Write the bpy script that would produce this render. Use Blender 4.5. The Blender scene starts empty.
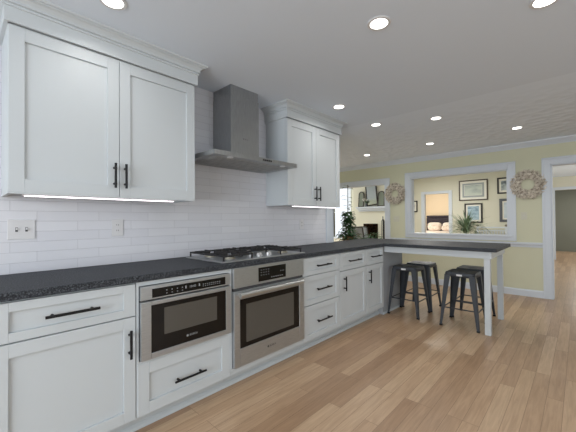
import bpy, bmesh, math, random
from mathutils import Vector, Matrix
random.seed(7)
C = bpy.context.scene
COL = C.collection
R = math.radians

# ------------------------------------------------------------------ camera
F_PX, YAW, PITCH, ROLL, CAM_D, CAM_H = 311.12, 43.21, 0.695, -0.444, 2.473, 1.2234
y_, p_, r_ = R(YAW), R(PITCH), R(ROLL)
fw = Vector((math.cos(y_)*math.cos(p_), math.sin(y_)*math.cos(p_), math.sin(p_)))
rt0 = Vector((math.sin(y_), -math.cos(y_), 0)); up0 = rt0.cross(fw)
rt = rt0*math.cos(r_) + up0*math.sin(r_); up = -rt0*math.sin(r_) + up0*math.cos(r_)
cam_data = bpy.data.cameras.new('camera'); cam = bpy.data.objects.new('camera', cam_data); COL.objects.link(cam)
cam_data.sensor_width = 36; cam_data.sensor_fit = 'HORIZONTAL'; cam_data.lens = F_PX/576*36; cam_data.clip_start = .02
m3 = Matrix((rt, up, -fw)).transposed()
cam.matrix_world = Matrix.Translation((0, -CAM_D, CAM_H)) @ m3.to_4x4()
C.camera = cam

# ------------------------------------------------------------------ world and large lights
w = bpy.data.worlds.new('sky'); C.world = w; w.use_nodes = True
bg = w.node_tree.nodes['Background']; bg.inputs[0].default_value = (.93, .96, 1, 1); bg.inputs[1].default_value = 1.3
C.view_settings.view_transform = 'Standard'; C.view_settings.look = 'None'
C.view_settings.exposure = 0.0; C.view_settings.gamma = 1; C.view_settings.use_curve_mapping = False
C.cycles.max_bounces = 8; C.cycles.diffuse_bounces = 5; C.cycles.glossy_bounces = 4
C.cycles.sample_clamp_indirect = 6; C.cycles.use_denoising = True

def area(name, loc, direction, sx, sy, power, color):
    l = bpy.data.lights.new(name, 'AREA'); l.shape = 'RECTANGLE'; l.size = sx; l.size_y = sy; l.energy = power; l.color = color
    o = bpy.data.objects.new(name, l); COL.objects.link(o); o.location = loc
    o.rotation_euler = Vector(direction).to_track_quat('-Z', 'Y').to_euler()
    return o
area('window_daylight_back', (1.2, -5.75, 1.35), (0, 1, 0), 4.4, 1.7, 17, (.9, .96, 1))
area('window_daylight_side', (-2.95, -2.4, 1.4), (1, 0, 0), 2.6, 1.7, 122, (.88, .94, 1))
area('window_daylight_living', (7.5, 5.12, 1.4), (0, -1, 0), 2.6, 1.8, 84, (.98, .98, .97))
area('window_daylight_hall', (9.4, -4.3, 1.3), (0, 1, 0), 2.4, 1.6, 32, (1, .97, .9))  # unseen area light added to brighten the hall; no window stands here
area('window_daylight_bedroom', (10.7, 2.4, 1.5), (0, -1, 0), 1.2, 1.2, 46, (1, .93, .82))  # warm unseen fill added inside the bedroom, not at a window
area('living_ceiling_lamp', (7.3, .3, 2.395), (0, 0, -1), .5, .5, 42, (1, .98, .94))  # unseen fill added to lift the picture wall; no fixture is modelled
area('hall_ceiling_lamp', (13.4, -2.6, 2.395), (0, 0, -1), .4, .4, 38, (1, .98, .94))  # added fill, out of view, lightening the room past the hall
area('window_daylight_dining', (5.0, 5.12, 1.4), (0, -1, 0), 1.7, 1.7, 34, (.95, .98, 1))  # unseen light added to brighten the far area; the opening was built around it

# ------------------------------------------------------------------ materials
def lin(c):
    return tuple(((v/255)/12.92 if v/255 <= .04045 else ((v/255+.055)/1.055)**2.4) for v in c) + (1,)
def mat(name, rgb, rough=.5, metal=0, spec=.5, bump=None, coat=0):
    m = bpy.data.materials.new(name); m.use_nodes = True; nt = m.node_tree; b = nt.nodes['Principled BSDF']
    b.inputs['Base Color'].default_value = lin(rgb); b.inputs['Roughness'].default_value = rough
    b.inputs['Metallic'].default_value = metal; b.inputs['Specular IOR Level'].default_value = spec
    b.inputs['Coat Weight'].default_value = coat
    if bump:
        sc, st, dist = bump
        tc = nt.nodes.new('ShaderNodeTexCoord'); n = nt.nodes.new('ShaderNodeTexNoise'); n.inputs['Scale'].default_value = sc
        bp = nt.nodes.new('ShaderNodeBump'); bp.inputs['Strength'].default_value = st; bp.inputs['Distance'].default_value = dist
        nt.links.new(tc.outputs['Object'], n.inputs['Vector']); nt.links.new(n.outputs['Fac'], bp.inputs['Height'])
        nt.links.new(bp.outputs['Normal'], b.inputs['Normal'])
    return m
def noise_mat(name, stops, scale, rough=.5, metal=0, stretch=(1, 1, 1), detail=4, bump=0, spec=.5):
    """stops: [(pos, rgb)] ramp over stretched noise in object space."""
    m = mat(name, stops[0][1], rough, metal, spec); nt = m.node_tree; b = nt.nodes['Principled BSDF']
    tc = nt.nodes.new('ShaderNodeTexCoord'); mp = nt.nodes.new('ShaderNodeMapping'); mp.inputs['Scale'].default_value = stretch
    n = nt.nodes.new('ShaderNodeTexNoise'); n.inputs['Scale'].default_value = scale; n.inputs['Detail'].default_value = detail
    rp = nt.nodes.new('ShaderNodeValToRGB')
    while len(rp.color_ramp.elements) < len(stops): rp.color_ramp.elements.new(.5)
    for e, (p, c) in zip(rp.color_ramp.elements, stops): e.position = p; e.color = lin(c)
    nt.links.new(tc.outputs['Object'], mp.inputs[0]); nt.links.new(mp.outputs[0], n.inputs['Vector'])
    nt.links.new(n.outputs['Fac'], rp.inputs[0]); nt.links.new(rp.outputs[0], b.inputs['Base Color'])
    if bump:
        bp = nt.nodes.new('ShaderNodeBump'); bp.inputs['Strength'].default_value = bump; bp.inputs['Distance'].default_value = .002
        nt.links.new(n.outputs['Fac'], bp.inputs['Height']); nt.links.new(bp.outputs['Normal'], b.inputs['Normal'])
    return m
def emit(name, rgb, s):
    m = bpy.data.materials.new(name); m.use_nodes = True; nt = m.node_tree; nt.nodes.clear()
    e = nt.nodes.new('ShaderNodeEmission'); e.inputs[0].default_value = lin(rgb); e.inputs[1].default_value = s
    o = nt.nodes.new('ShaderNodeOutputMaterial'); nt.links.new(e.outputs[0], o.inputs[0]); return m

M = {}
M['cab'] = mat('white_lacquer', (195, 201, 205), .45)
M['trim'] = mat('white_trim_paint', (206, 213, 222), .4)
M['wall'] = mat('pale_yellow_paint', (208, 208, 184), .7, spec=.2)
M['wallwhite'] = mat('white_wall_paint', (215, 215, 213), .7, spec=.2)
M['living'] = mat('cream_paint', (214, 212, 196), .75, spec=.2)
M['peach'] = mat('peach_paint', (236, 220, 194), .8, spec=.2)
M['sage'] = mat('grey_green_paint', (130, 132, 121), .8, spec=.2)
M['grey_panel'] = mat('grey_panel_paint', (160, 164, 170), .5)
M['black'] = mat('black_metal', (14, 14, 16), .5, 0, .3)
M['steel'] = noise_mat('brushed_steel', [(.3, (170, 174, 178)), (.7, (190, 194, 197))], 18, .34, .8, (1, 30, 30), 3)
M['steel_dark'] = noise_mat('brushed_steel_hood', [(.3, (150, 152, 154)), (.7, (176, 178, 180))], 14, .36, .9, (30, 30, 1), 3)
M['steel_lip'] = mat('polished_steel', (196, 197, 197), .32, .85)
M['filter'] = noise_mat('steel_filter', [(.4, (158, 158, 157)), (.6, (186, 186, 184))], 8, .5, .7, (60, 1, 1), 1)
M['glass_black'] = mat('black_glass', (20, 19, 19), .12, 0, .35)
M['glass_window'] = mat('smoked_glass', (84, 81, 76), .10, 0, .4)
M['display'] = mat('display_black', (14, 14, 15), .18, 0, .4)
M['marks'] = mat('grey_print', (150, 153, 156), .5)
M['granite'] = noise_mat('dark_leathered_granite', [(.34, (30, 32, 36)), (.5, (51, 54, 59)), (.68, (94, 98, 104))], 160, .55, 0, (1, 1, 1), 6, .3, .18)
M['stool'] = mat('gunmetal_enamel', (56, 60, 66), .5, .15)
M['iron'] = mat('cast_iron', (28, 28, 30), .6)
M['knob'] = mat('knob_steel', (190, 190, 190), .42, .8)
M['brass'] = mat('burner_alloy', (168, 162, 148), .45, .6)
M['led'] = emit('led_strip_glow', (255, 246, 250), 3.5)
M['lens'] = emit('downlight_glow', (255, 252, 246), 6)
M['plate'] = mat('white_plastic', (212, 212, 214), .4)
M['ivory'] = mat('ivory_plastic', (204, 203, 186), .4)
M['slot'] = mat('dark_slot', (70, 70, 72), .5)
M['leaf'] = noise_mat('leaf_green', [(.3, (34, 62, 40)), (.55, (62, 98, 62)), (.75, (128, 156, 118))], 9, .5)
M['leaf_pale'] = noise_mat('spiky_leaf_green', [(.3, (62, 84, 62)), (.7, (128, 148, 116))], 7, .5)
M['bark'] = noise_mat('bark_brown', [(.35, (52, 42, 32)), (.65, (104, 88, 68))], 25, .8)
M['basket'] = noise_mat('wicker_brown', [(.35, (112, 84, 56)), (.65, (160, 126, 90))], 60, .8)
M['twig'] = noise_mat('dried_leaf', [(.3, (132, 122, 108)), (.48, (200, 190, 176)), (.7, (238, 232, 220))], 30, .85)
M['frame_black'] = mat('black_frame_wood', (32, 30, 30), .45)
M['frame_brown'] = mat('brown_frame_wood', (66, 52, 40), .45)
M['frame_grey'] = mat('grey_frame_wood', (88, 92, 98), .45)
M['mat_board'] = mat('white_mat_board', (232, 230, 220), .8)
M['mat_grey'] = mat('blue_grey_mat_board', (158, 166, 168), .8)
M['mirror'] = mat('mirror_glass', (176, 182, 182), .12, 1)
M['shutter'] = mat('grey_green_wood', (120, 128, 116), .7)
M['brick_dark'] = noise_mat('firebox_brick', [(.4, (34, 27, 22)), (.6, (92, 66, 46))], 12, .9)
M['soot'] = mat('soot_black', (16, 15, 14), .9)
M['petal'] = mat('white_petal', (245, 244, 238), .6)
M['pot'] = mat('stoneware', (120, 112, 100), .6)
M['head'] = noise_mat('dark_upholstery', [(.4, (44, 40, 50)), (.6, (62, 56, 68))], 20, .8)
M['linen'] = mat('white_linen', (238, 228, 220), .9)
M['linen_warm'] = noise_mat('beige_linen', [(.4, (214, 196, 184)), (.6, (232, 220, 210))], 14, .9)
M['grey_cloth'] = mat('grey_cloth', (150, 154, 158), .85)
M['wood_dark'] = mat('dark_wood', (60, 52, 46), .5)

def picture_mat(name, top, low, dark, sc=6):
    m = noise_mat(name, [(.35, top), (.55, low), (.72, dark)], sc, .6, 0, (1, 1, 2.2), 5); return m
M['art_coast'] = picture_mat('pale_landscape_print', (200, 208, 198), (176, 186, 182), (140, 150, 146), 4)
M['art_blue'] = picture_mat('blue_print', (176, 200, 214), (150, 176, 192), (84, 104, 120), 7)
M['art_dark'] = picture_mat('grey_print_art', (196, 206, 208), (120, 132, 138), (60, 68, 74), 6)
M['art_pale'] = picture_mat('pale_sky_print', (202, 214, 222), (186, 200, 210), (160, 176, 186), 3)

def tile_mat():
    m = mat('white_handmade_tile', (222, 221, 226), .22); nt = m.node_tree; b = nt.nodes['Principled BSDF']
    tc = nt.nodes.new('ShaderNodeTexCoord'); sp = nt.nodes.new('ShaderNodeSeparateXYZ'); cb = nt.nodes.new('ShaderNodeCombineXYZ')
    nt.links.new(tc.outputs['Object'], sp.inputs[0]); nt.links.new(sp.outputs[0], cb.inputs[0]); zo = nt.nodes.new('ShaderNodeMath'); zo.operation = 'SUBTRACT'; zo.inputs[1].default_value = .0335; nt.links.new(sp.outputs[2], zo.inputs[0]); nt.links.new(zo.outputs[0], cb.inputs[1])
    br = nt.nodes.new('ShaderNodeTexBrick'); br.offset = .37; br.offset_frequency = 2; br.inputs['Scale'].default_value = 1
    br.inputs['Color1'].default_value = lin((213, 214, 220)); br.inputs['Color2'].default_value = lin((207, 208, 215))
    br.inputs['Mortar'].default_value = lin((188, 189, 196)); br.inputs['Mortar Size'].default_value = .0013
    br.inputs['Mortar Smooth'].default_value = .3; br.inputs['Brick Width'].default_value = .342; br.inputs['Row Height'].default_value = .0628
    nt.links.new(cb.outputs[0], br.inputs['Vector']); nt.links.new(br.outputs['Color'], b.inputs['Base Color'])
    n = nt.nodes.new('ShaderNodeTexNoise'); n.inputs['Scale'].default_value = 22; nt.links.new(tc.outputs['Object'], n.inputs['Vector'])
    mx = nt.nodes.new('ShaderNodeMath'); mx.operation = 'MULTIPLY_ADD'; mx.inputs[1].default_value = -1.2
    nt.links.new(br.outputs['Fac'], mx.inputs[0]); nt.links.new(n.outputs['Fac'], mx.inputs[2])
    bp = nt.nodes.new('ShaderNodeBump'); bp.inputs['Strength'].default_value = .5; bp.inputs['Distance'].default_value = .0025
    nt.links.new(mx.outputs[0], bp.inputs['Height']); nt.links.new(bp.outputs['Normal'], b.inputs['Normal'])
    return m
M['tile'] = tile_mat()

def floor_mat():
    m = mat('oak_planks', (176, 146, 114), .33); nt = m.node_tree; b = nt.nodes['Principled BSDF']; L = nt.links
    tc = nt.nodes.new('ShaderNodeTexCoord')
    br = nt.nodes.new('ShaderNodeTexBrick'); br.offset = .37; br.offset_frequency = 3; br.inputs['Scale'].default_value = 1
    br.inputs['Color1'].default_value = (0, 0, 0, 1); br.inputs['Color2'].default_value = (1, 1, 1, 1); br.inputs['Mortar'].default_value = (.5, .5, .5, 1)
    br.inputs['Mortar Size'].default_value = .0009; br.inputs['Brick Width'].default_value = 1.05; br.inputs['Row Height'].default_value = .088
    L.new(tc.outputs['Object'], br.inputs['Vector'])
    rp = nt.nodes.new('ShaderNodeValToRGB')
    for _ in range(2): rp.color_ramp.elements.new(.5)
    for e, (p, c) in zip(rp.color_ramp.elements, [(0, (163, 132, 104)), (.35, (178, 148, 119)), (.7, (186, 156, 126)), (1, (195, 167, 137))]): e.position = p; e.color = lin(c)
    L.new(br.outputs['Color'], rp.inputs[0])
    # grain: stretched noise, offset per plank
    off = nt.nodes.new('ShaderNodeVectorMath'); off.operation = 'MULTIPLY_ADD'; off.inputs[1].default_value = (7, 3, 5)
    L.new(br.outputs['Color'], off.inputs[0]); L.new(tc.outputs['Object'], off.inputs[2])
    mp = nt.nodes.new('ShaderNodeMapping'); mp.inputs['Scale'].default_value = (1.6, 22, 1); L.new(off.outputs[0], mp.inputs[0])
    n = nt.nodes.new('ShaderNodeTexNoise'); n.inputs['Scale'].default_value = 2.6; n.inputs['Detail'].default_value = 7; n.inputs['Distortion'].default_value = .8
    L.new(mp.outputs[0], n.inputs['Vector'])
    r2 = nt.nodes.new('ShaderNodeValToRGB'); r2.color_ramp.elements[0].position = .3; r2.color_ramp.elements[1].position = .7
    r2.color_ramp.elements[0].color = (.66, .62, .58, 1); r2.color_ramp.elements[1].color = (1.08, 1.08, 1.08, 1)
    L.new(n.outputs['Fac'], r2.inputs[0])
    mul = nt.nodes.new('ShaderNodeMix'); mul.data_type = 'RGBA'; mul.blend_type = 'MULTIPLY'; mul.inputs[0].default_value = .6
    L.new(rp.outputs[0], mul.inputs[6]); L.new(r2.outputs[0], mul.inputs[7])
    mo = nt.nodes.new('ShaderNodeMix'); mo.data_type = 'RGBA'; mo.inputs[7].default_value = lin((104, 80, 58))
    L.new(br.outputs['Fac'], mo.inputs[0]); L.new(mul.outputs[2], mo.inputs[6]); L.new(mo.outputs[2], b.inputs['Base Color'])
    bp = nt.nodes.new('ShaderNodeBump'); bp.inputs['Strength'].default_value = .12; bp.inputs['Distance'].default_value = .002
    L.new(n.outputs['Fac'], bp.inputs['Height']); L.new(bp.outputs['Normal'], b.inputs['Normal'])
    return m
M['floor'] = floor_mat()

def ceiling_mat(name, textured):
    m = mat(name, (224, 233, 244) if textured else (218, 227, 238), .9, spec=.1); nt = m.node_tree; b = nt.nodes['Principled BSDF']; L = nt.links
    tc = nt.nodes.new('ShaderNodeTexCoord')
    n = nt.nodes.new('ShaderNodeTexVoronoi' if textured else 'ShaderNodeTexNoise'); n.inputs['Scale'].default_value = 8.5 if textured else 5
    L.new(tc.outputs['Object'], n.inputs['Vector'])
    bp = nt.nodes.new('ShaderNodeBump'); bp.inputs['Strength'].default_value = 1.0 if textured else .05; bp.inputs['Distance'].default_value = .02 if textured else .01
    if textured:      # the stipple fades out towards the smooth replastered part of the ceiling
        sp = nt.nodes.new('ShaderNodeSeparateXYZ'); L.new(tc.outputs['Object'], sp.inputs[0])
        mr = nt.nodes.new('ShaderNodeMapRange'); mr.inputs[1].default_value = 3.45; mr.inputs[2].default_value = 4.9; L.new(sp.outputs[0], mr.inputs[0])
        ml = nt.nodes.new('ShaderNodeMath'); ml.operation = 'MULTIPLY'; L.new(n.outputs[0], ml.inputs[0]); L.new(mr.outputs[0], ml.inputs[1])
        L.new(ml.outputs[0], bp.inputs['Height']); L.new(bp.outputs['Normal'], b.inputs['Normal']); return m
    L.new(n.outputs[0], bp.inputs['Height']); L.new(bp.outputs['Normal'], b.inputs['Normal'])
    return m
M['ceil'] = ceiling_mat('smooth_ceiling_paint', False); M['ceil_tex'] = ceiling_mat('stippled_ceiling_paint', True)

# ------------------------------------------------------------------ mesh builder
class MB:
    def __init__(self): self.v = []; self.f = []
    def add(self, vs, fs):
        n = len(self.v); self.v += [Vector(v) for v in vs]; self.f += [tuple(i+n for i in f) for f in fs]; return self
    def box(self, x0, y0, z0, x1, y1, z1):
        x0, x1 = sorted((x0, x1)); y0, y1 = sorted((y0, y1)); z0, z1 = sorted((z0, z1))
        return self.add([(x0,y0,z0),(x1,y0,z0),(x1,y1,z0),(x0,y1,z0),(x0,y0,z1),(x1,y0,z1),(x1,y1,z1),(x0,y1,z1)],
                        [(0,3,2,1),(4,5,6,7),(0,1,5,4),(1,2,6,5),(2,3,7,6),(3,0,4,7)])
    def prism(self, poly, z0, z1):
        n = len(poly)
        return self.add([(x,y,z0) for x,y in poly]+[(x,y,z1) for x,y in poly],
                        [tuple(reversed(range(n))), tuple(range(n, 2*n))]+[(i,(i+1)%n,(i+1)%n+n,i+n) for i in range(n)])
    def hexa(self, bot, top):
        return self.add(list(bot)+list(top), [(0,3,2,1),(4,5,6,7),(0,1,5,4),(1,2,6,5),(2,3,7,6),(3,0,4,7)])
    def tube(self, pts, r, n=8, r1=None, cap=True):
        pts = [Vector(p) for p in pts]; k = len(pts); base = len(self.v)
        ref = None; vs = []
        for i, p in enumerate(pts):
            t = (pts[min(i+1, k-1)]-pts[max(i-1, 0)]).normalized()
            if ref is None: ref = t.orthogonal().normalized()
            a = (ref - t*ref.dot(t)).normalized(); ref = a; b = t.cross(a)
            rr = r if r1 is None else r+(r1-r)*i/(k-1)
            vs += [p + a*(rr*math.cos(2*math.pi*j/n)) + b*(rr*math.sin(2*math.pi*j/n)) for j in range(n)]
        fs = [(i*n+j, i*n+(j+1)%n, (i+1)*n+(j+1)%n, (i+1)*n+j) for i in range(k-1) for j in range(n)]
        if cap: fs += [tuple(reversed(range(n))), tuple(range((k-1)*n, k*n))]
        return self.add(vs, fs)
    def lathe(self, prof, c, n=20, axis='z'):
        vs = []; k = len(prof)
        for r, h in prof:
            for j in range(n):
                a = 2*math.pi*j/n; u, v = r*math.cos(a), r*math.sin(a)
                q = {'z': (u, v, h), 'y': (u, h, -v), 'x': (h, u, v)}[axis]
                vs.append((c[0]+q[0], c[1]+q[1], c[2]+q[2]))
        fs = [(i*n+j, i*n+(j+1)%n, (i+1)*n+(j+1)%n, (i+1)*n+j) for i in range(k-1) for j in range(n)]
        fs += [tuple(reversed(range(n))), tuple(range((k-1)*n, k*n))]
        return self.add(vs, fs)
    def sweep(self, path, prof):
        """profile (offset to the right of the path direction, z) swept along an open xy path with mitred corners."""
        P = [Vector((x, y)) for x, y in path]; k = len(P); n = len(prof); vs = []
        for i in range(k):
            d0 = (P[i]-P[i-1]).normalized() if i else (P[1]-P[0]).normalized()
            d1 = (P[i+1]-P[i]).normalized() if i < k-1 else d0
            n0 = Vector((d0.y, -d0.x)); n1 = Vector((d1.y, -d1.x)); mm = (n0+n1); mm = mm/ (mm.dot(n0))
            vs += [(P[i].x+mm.x*o, P[i].y+mm.y*o, z) for o, z in prof]
        fs = [(i*n+j, (i+1)*n+j, (i+1)*n+(j+1)%n, i*n+(j+1)%n) for i in range(k-1) for j in range(n)]
        fs += [tuple(range(n)), tuple(reversed(range((k-1)*n, k*n)))]
        return self.add(vs, fs)
    def leaf(self, base, direction, length, width, droop=0, side=None):
        """a folded, curved leaf blade with a small thickness."""
        d = Vector(direction).normalized(); s = Vector(side) if side else d.cross(Vector((0, 0, 1)))
        if s.length < .01: s = Vector((1, 0, 0))
        s.normalize(); nrm = s.cross(d).normalized(); b = Vector(base); vs = []
        for t, wd in ((0, .15), (.35, 1), (.7, .75), (1, .04)):
            c = b + d*(length*t) + Vector((0, 0, -droop*length*t*t))
            vs += [c - s*width*wd*.5, c - nrm*width*.15*wd, c + s*width*wd*.5]
        fs = []
        for i in range(3):
            a = i*3; fs += [(a, a+1, a+4, a+3), (a+1, a+2, a+5, a+4)]
        return self.add(vs, fs)
    def build(self, name, material, parent=None, bevel=0, smooth=0, seg=2):
        off = Vector((0, 0, 0)); loc = None
        if parent is not None: off = Vector(parent['_o'])
        elif self.v:
            lo = [min(v[i] for v in self.v) for i in range(3)]; hi = [max(v[i] for v in self.v) for i in range(3)]
            off = Vector(((lo[0]+hi[0])/2, (lo[1]+hi[1])/2, lo[2]))
        me = bpy.data.meshes.new(name); me.from_pydata([v-off for v in self.v], [], self.f); me.update()
        bm = bmesh.new(); bm.from_mesh(me); bmesh.ops.recalc_face_normals(bm, faces=bm.faces); bm.to_mesh(me); bm.free()
        me.materials.append(material)
        o = bpy.data.objects.new(name, me); COL.objects.link(o); o['_o'] = tuple(off)
        if parent is not None: o.parent = parent
        else: o.location = off
        if smooth:
            for p in me.polygons: p.use_smooth = True
            me.set_sharp_from_angle(angle=R(smooth))
        if bevel:
            md = o.modifiers.new('bevel', 'BEVEL'); md.width = bevel; md.segments = seg; md.limit_method = 'ANGLE'; md.angle_limit = R(40)
        return o

def tag(o, label, cat, group=None):
    o['label'] = label; o['category'] = cat
    if group: o['group'] = group
    return o
def thing(name, loc, label, cat, group=None):
    o = bpy.data.objects.new(name, None); COL.objects.link(o); o.location = loc; o['_o'] = tuple(loc); o.empty_display_size = .1
    return tag(o, label, cat, group)
def structure(mb, name, material, bevel=0):
    # structures keep the world origin so their procedural patterns line up
    me = bpy.data.meshes.new(name); me.from_pydata(mb.v, [], mb.f); me.update()
    bm = bmesh.new(); bm.from_mesh(me); bmesh.ops.recalc_face_normals(bm, faces=bm.faces); bm.to_mesh(me); bm.free()
    me.materials.append(material); o = bpy.data.objects.new(name, me); COL.objects.link(o); o['kind'] = 'structure'
    if bevel:
        md = o.modifiers.new('bevel', 'BEVEL'); md.width = bevel; md.segments = 2; md.limit_method = 'ANGLE'
    return o
def copy_tree(o, parent=None):
    c = o.copy(); COL.objects.link(c)
    if parent is not None: c.parent = parent
    for ch in [x for x in COL.objects if x.parent == o]: copy_tree(ch, c)
    return c
def text_part(name, body, size, loc, facing, material, parent):
    """flat lettering facing -y, a few tenths of a millimetre thick."""
    cu = bpy.data.curves.new(name, 'FONT'); cu.body = body; cu.size = size; cu.extrude = .0004; cu.align_x = 'CENTER'; cu.align_y = 'CENTER'
    t = bpy.data.objects.new(name, cu); COL.objects.link(t)
    bpy.context.view_layer.update(); dg = bpy.context.evaluated_depsgraph_get()
    me = bpy.data.meshes.new_from_object(t.evaluated_get(dg)); bpy.data.objects.remove(t)
    me.transform(Matrix.Translation(Vector(loc)-Vector(parent['_o'])) @ Matrix.Rotation(R(90), 4, 'X'))
    me.materials.clear(); me.materials.append(material)
    o = bpy.data.objects.new(name, me); COL.objects.link(o); o.parent = parent; o['_o'] = parent['_o']; return o

CEIL = 2.41; FARX = 6.11; BACK = 9.0
# ------------------------------------------------------------------ the setting
structure(MB().box(-2.9, -5.6, -.05, 15.6, 5, 0), 'floor', M['floor'])
structure(MB().box(-2.9, -5.6, CEIL, 3.45, .12, CEIL+.05), 'ceiling', M['ceil'])
structure(MB().box(3.45, -5.6, CEIL, FARX+.12, 5, CEIL+.05), 'ceiling_stippled', M['ceil_tex'])
structure(MB().box(FARX+.12, -5.6, CEIL, BACK+.1, 5, CEIL+.05).box(BACK+.1, -5.6, CEIL, 15.6, 2.6, CEIL+.05), 'ceiling_living', M['ceil'])
structure(MB().box(9.1, 2.5, 0, 12.6, 2.6, CEIL), 'wall_bedroom_garden', M['peach'])
structure(MB().box(-2.9, 0, 0, 3.5, .12, CEIL), 'wall_left', M['wallwhite'])
structure(MB().box(.09, -.006, .914, 3.36, 0, CEIL), 'wall_backsplash', M['tile'])
structure(MB().box(3.36, -.02, 0, 3.51, 0, CEIL).box(3.5, -.02, 0, 3.52, .14, CEIL), 'trim_1', M['trim'], .003)
structure(MB().box(3.38, .12, 0, 3.5, 5, CEIL), 'wall_dining', M['wall'])
# window wall behind the camera and beside it
structure(MB().box(-2.9, -5.6, 0, FARX, -5.5, .5).box(-2.9, -5.6, 2.2, FARX, -5.5, CEIL).box(-2.9, -5.6, .5, -1.0, -5.5, 2.2).box(3.4, -5.6, .5, FARX, -5.5, 2.2), 'wall_back', M['wall'])
structure(MB().box(-2.9, -5.6, 0, -2.8, .12, .55).box(-2.9, -5.6, 2.25, -2.8, .12, CEIL).box(-2.9, -5.6, .55, -2.8, -3.7, 2.25).box(-2.9, -1.1, .55, -2.8, .12, 2.25), 'wall_side', M['wall'])
for i, xx in enumerate((-1.0, 1.17, 3.34)):
    structure(MB().box(xx, -5.58, .5, xx+.06, -5.52, 2.2), 'window_%d' % (i+2), M['trim'])
# far wall with passage, pass-through and doorway
fx0, fx1 = FARX, FARX+.12
OP = dict(pass_y=.48, pass_z=1.965, pt_l=-.045, pt_r=-1.625, pt_b=.95, pt_t=2.025, dr=-2.156, dr2=-3.15, dr_z=2.025)
b = MB()
b.box(fx0, 5, OP['pass_z'], fx1, OP['pass_y'], CEIL).box(fx0, 5, 0, fx1, 3.2, OP['pass_z'])
b.box(fx0, OP['pass_y'], 0, fx1, OP['pt_l'], CEIL).box(fx0, OP['pt_l'], 0, fx1, OP['pt_r'], OP['pt_b']-.03).box(fx0, OP['pt_l'], OP['pt_t'], fx1, OP['pt_r'], CEIL)
b.box(fx0, OP['pt_r'], 0, fx1, OP['dr'], CEIL).box(fx0, OP['dr'], OP['dr_z'], fx1, OP['dr2'], CEIL).box(fx0, OP['dr2'], 0, fx1, -5.6, CEIL)
structure(b, 'wall_far', M['wall'])
CW = .092
def casing(name, y0, y1, z0, z1, sill=False, base=0, depth=.14, x=FARX):
    b = MB(); a, c = max(y0, y1), min(y0, y1)
    # jamb liners, then face casings with a raised back band
    b.box(x-.004, a, z0, x+depth, a-.018, z1).box(x-.004, c+.018, z0, x+depth, c, z1).box(x-.004, a, z1-.018, x+depth, c, z1)
    if sill: b.box(x-.03, a+.05, z0-.03, x+depth+.02, c-.05, z0)
    b.box(x-.018, a+CW, z0-(CW if sill else 0), x, a, z1+CW).box(x-.018, c, z0-(CW if sill else 0), x, c-CW, z1+CW).box(x-.018, a, z1, x, c, z1+CW)
    b.box(x-.026, a+CW+.012, z0-(CW if sill else 0), x, a+CW-.014, z1+CW+.012).box(x-.026, c-CW+.014, z0-(CW if sill else 0), x, c-CW-.012, z1+CW+.012).box(x-.026, a+CW, z1+CW-.014, x, c-CW, z1+CW+.012)
    if sill: b.box(x-.018, a, z0-CW, x, c, z0-.03)
    return structure(b, name, M['trim'], .003)
casing('trim_2', 3.2, OP['pass_y'], 0, OP['pass_z'])
casing('trim_3', OP['pt_l'], OP['pt_r'], OP['pt_b'], OP['pt_t'], True)
casing('trim_4', OP['dr'], OP['dr2'], 0, OP['dr_z'])
crown = [(0, CEIL-.085), (.012, CEIL-.085), (.018, CEIL-.07), (.05, CEIL-.03), (.062, CEIL-.02), (.066, CEIL), (0, CEIL)]
structure(MB().sweep([(FARX, 5), (FARX, -5.5)], crown), 'trim_5', M['trim'])
base = [(0, 0), (.016, 0), (.016, .09), (.008, .108), (0, .108)]
structure(MB().sweep([(FARX, OP['pass_y']-CW-.012), (FARX, OP['dr']+CW+.012)], base), 'baseboard_far', M['trim'])
rail = [(0, .765), (.012, .765), (.016, .79), (.03, .815), (.03, .838), (0, .842)]
structure(MB().sweep([(FARX, OP['pass_y']-CW-.012), (FARX, OP['dr']+CW+.012)], rail), 'trim_6', M['trim'])
structure(MB().box(3.38, 4.95, 0, 4.2, 5.05, CEIL).box(5.8, 4.95, 0, 6.2, 5.05, CEIL).box(4.2, 4.95, 0, 5.8, 5.05, .55).box(4.2, 4.95, 2.25, 5.8, 5.05, CEIL), 'wall_dining_end', M['wall'])
# rooms beyond: living room, bedroom, hall
LW = dict(d0=.724, d1=.074, dz=1.90, w0=3.80, w1=3.15, wb=.62, wt=2.33)
b = MB()
b.box(BACK, 5, 0, BACK+.1, LW['w0'], CEIL).box(BACK, LW['w0'], 0, BACK+.1, LW['w1'], LW['wb']).box(BACK, LW['w0'], LW['wt'], BACK+.1, LW['w1'], CEIL)
b.box(BACK, LW['w1'], 0, BACK+.1, LW['d0'], CEIL).box(BACK, LW['d0'], LW['dz'], BACK+.1, LW['d1'], CEIL).box(BACK, LW['d1'], 0, BACK+.1, -1.75, CEIL)
structure(b, 'wall_living', M['living'])
structure(MB().box(fx1, -1.75, 0, 12, -1.69, CEIL), 'wall_partition', M['living'])
structure(MB().box(6.2, 4.95, 0, 6.3, 5.05, CEIL).box(8.8, 4.95, 0, 9.1, 5.05, CEIL).box(6.2, 4.95, 2.3, 8.8, 5.05, CEIL).box(6.2, 4.95, 0, 8.8, 5.05, .5), 'wall_garden', M['living'])
b = MB()
b.box(BACK-.02, LW['d0']+.075, 0, BACK, LW['d0'], LW['dz']+.075).box(BACK-.02, LW['d1'], 0, BACK, LW['d1']-.075, LW['dz']+.075).box(BACK-.02, LW['d0'], LW['dz'], BACK, LW['d1'], LW['dz']+.075)
b.box(BACK-.004, LW['d0'], 0, BACK+.11, LW['d0']-.015, LW['dz']).box(BACK-.004, LW['d1']+.015, 0, BACK+.11, LW['d1'], LW['dz'])
structure(b, 'trim_7', M['trim'], .003)
structure(MB().box(12.5, -.6, 0, 12.6, 4, CEIL), 'wall_bedroom', M['peach'])
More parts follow.
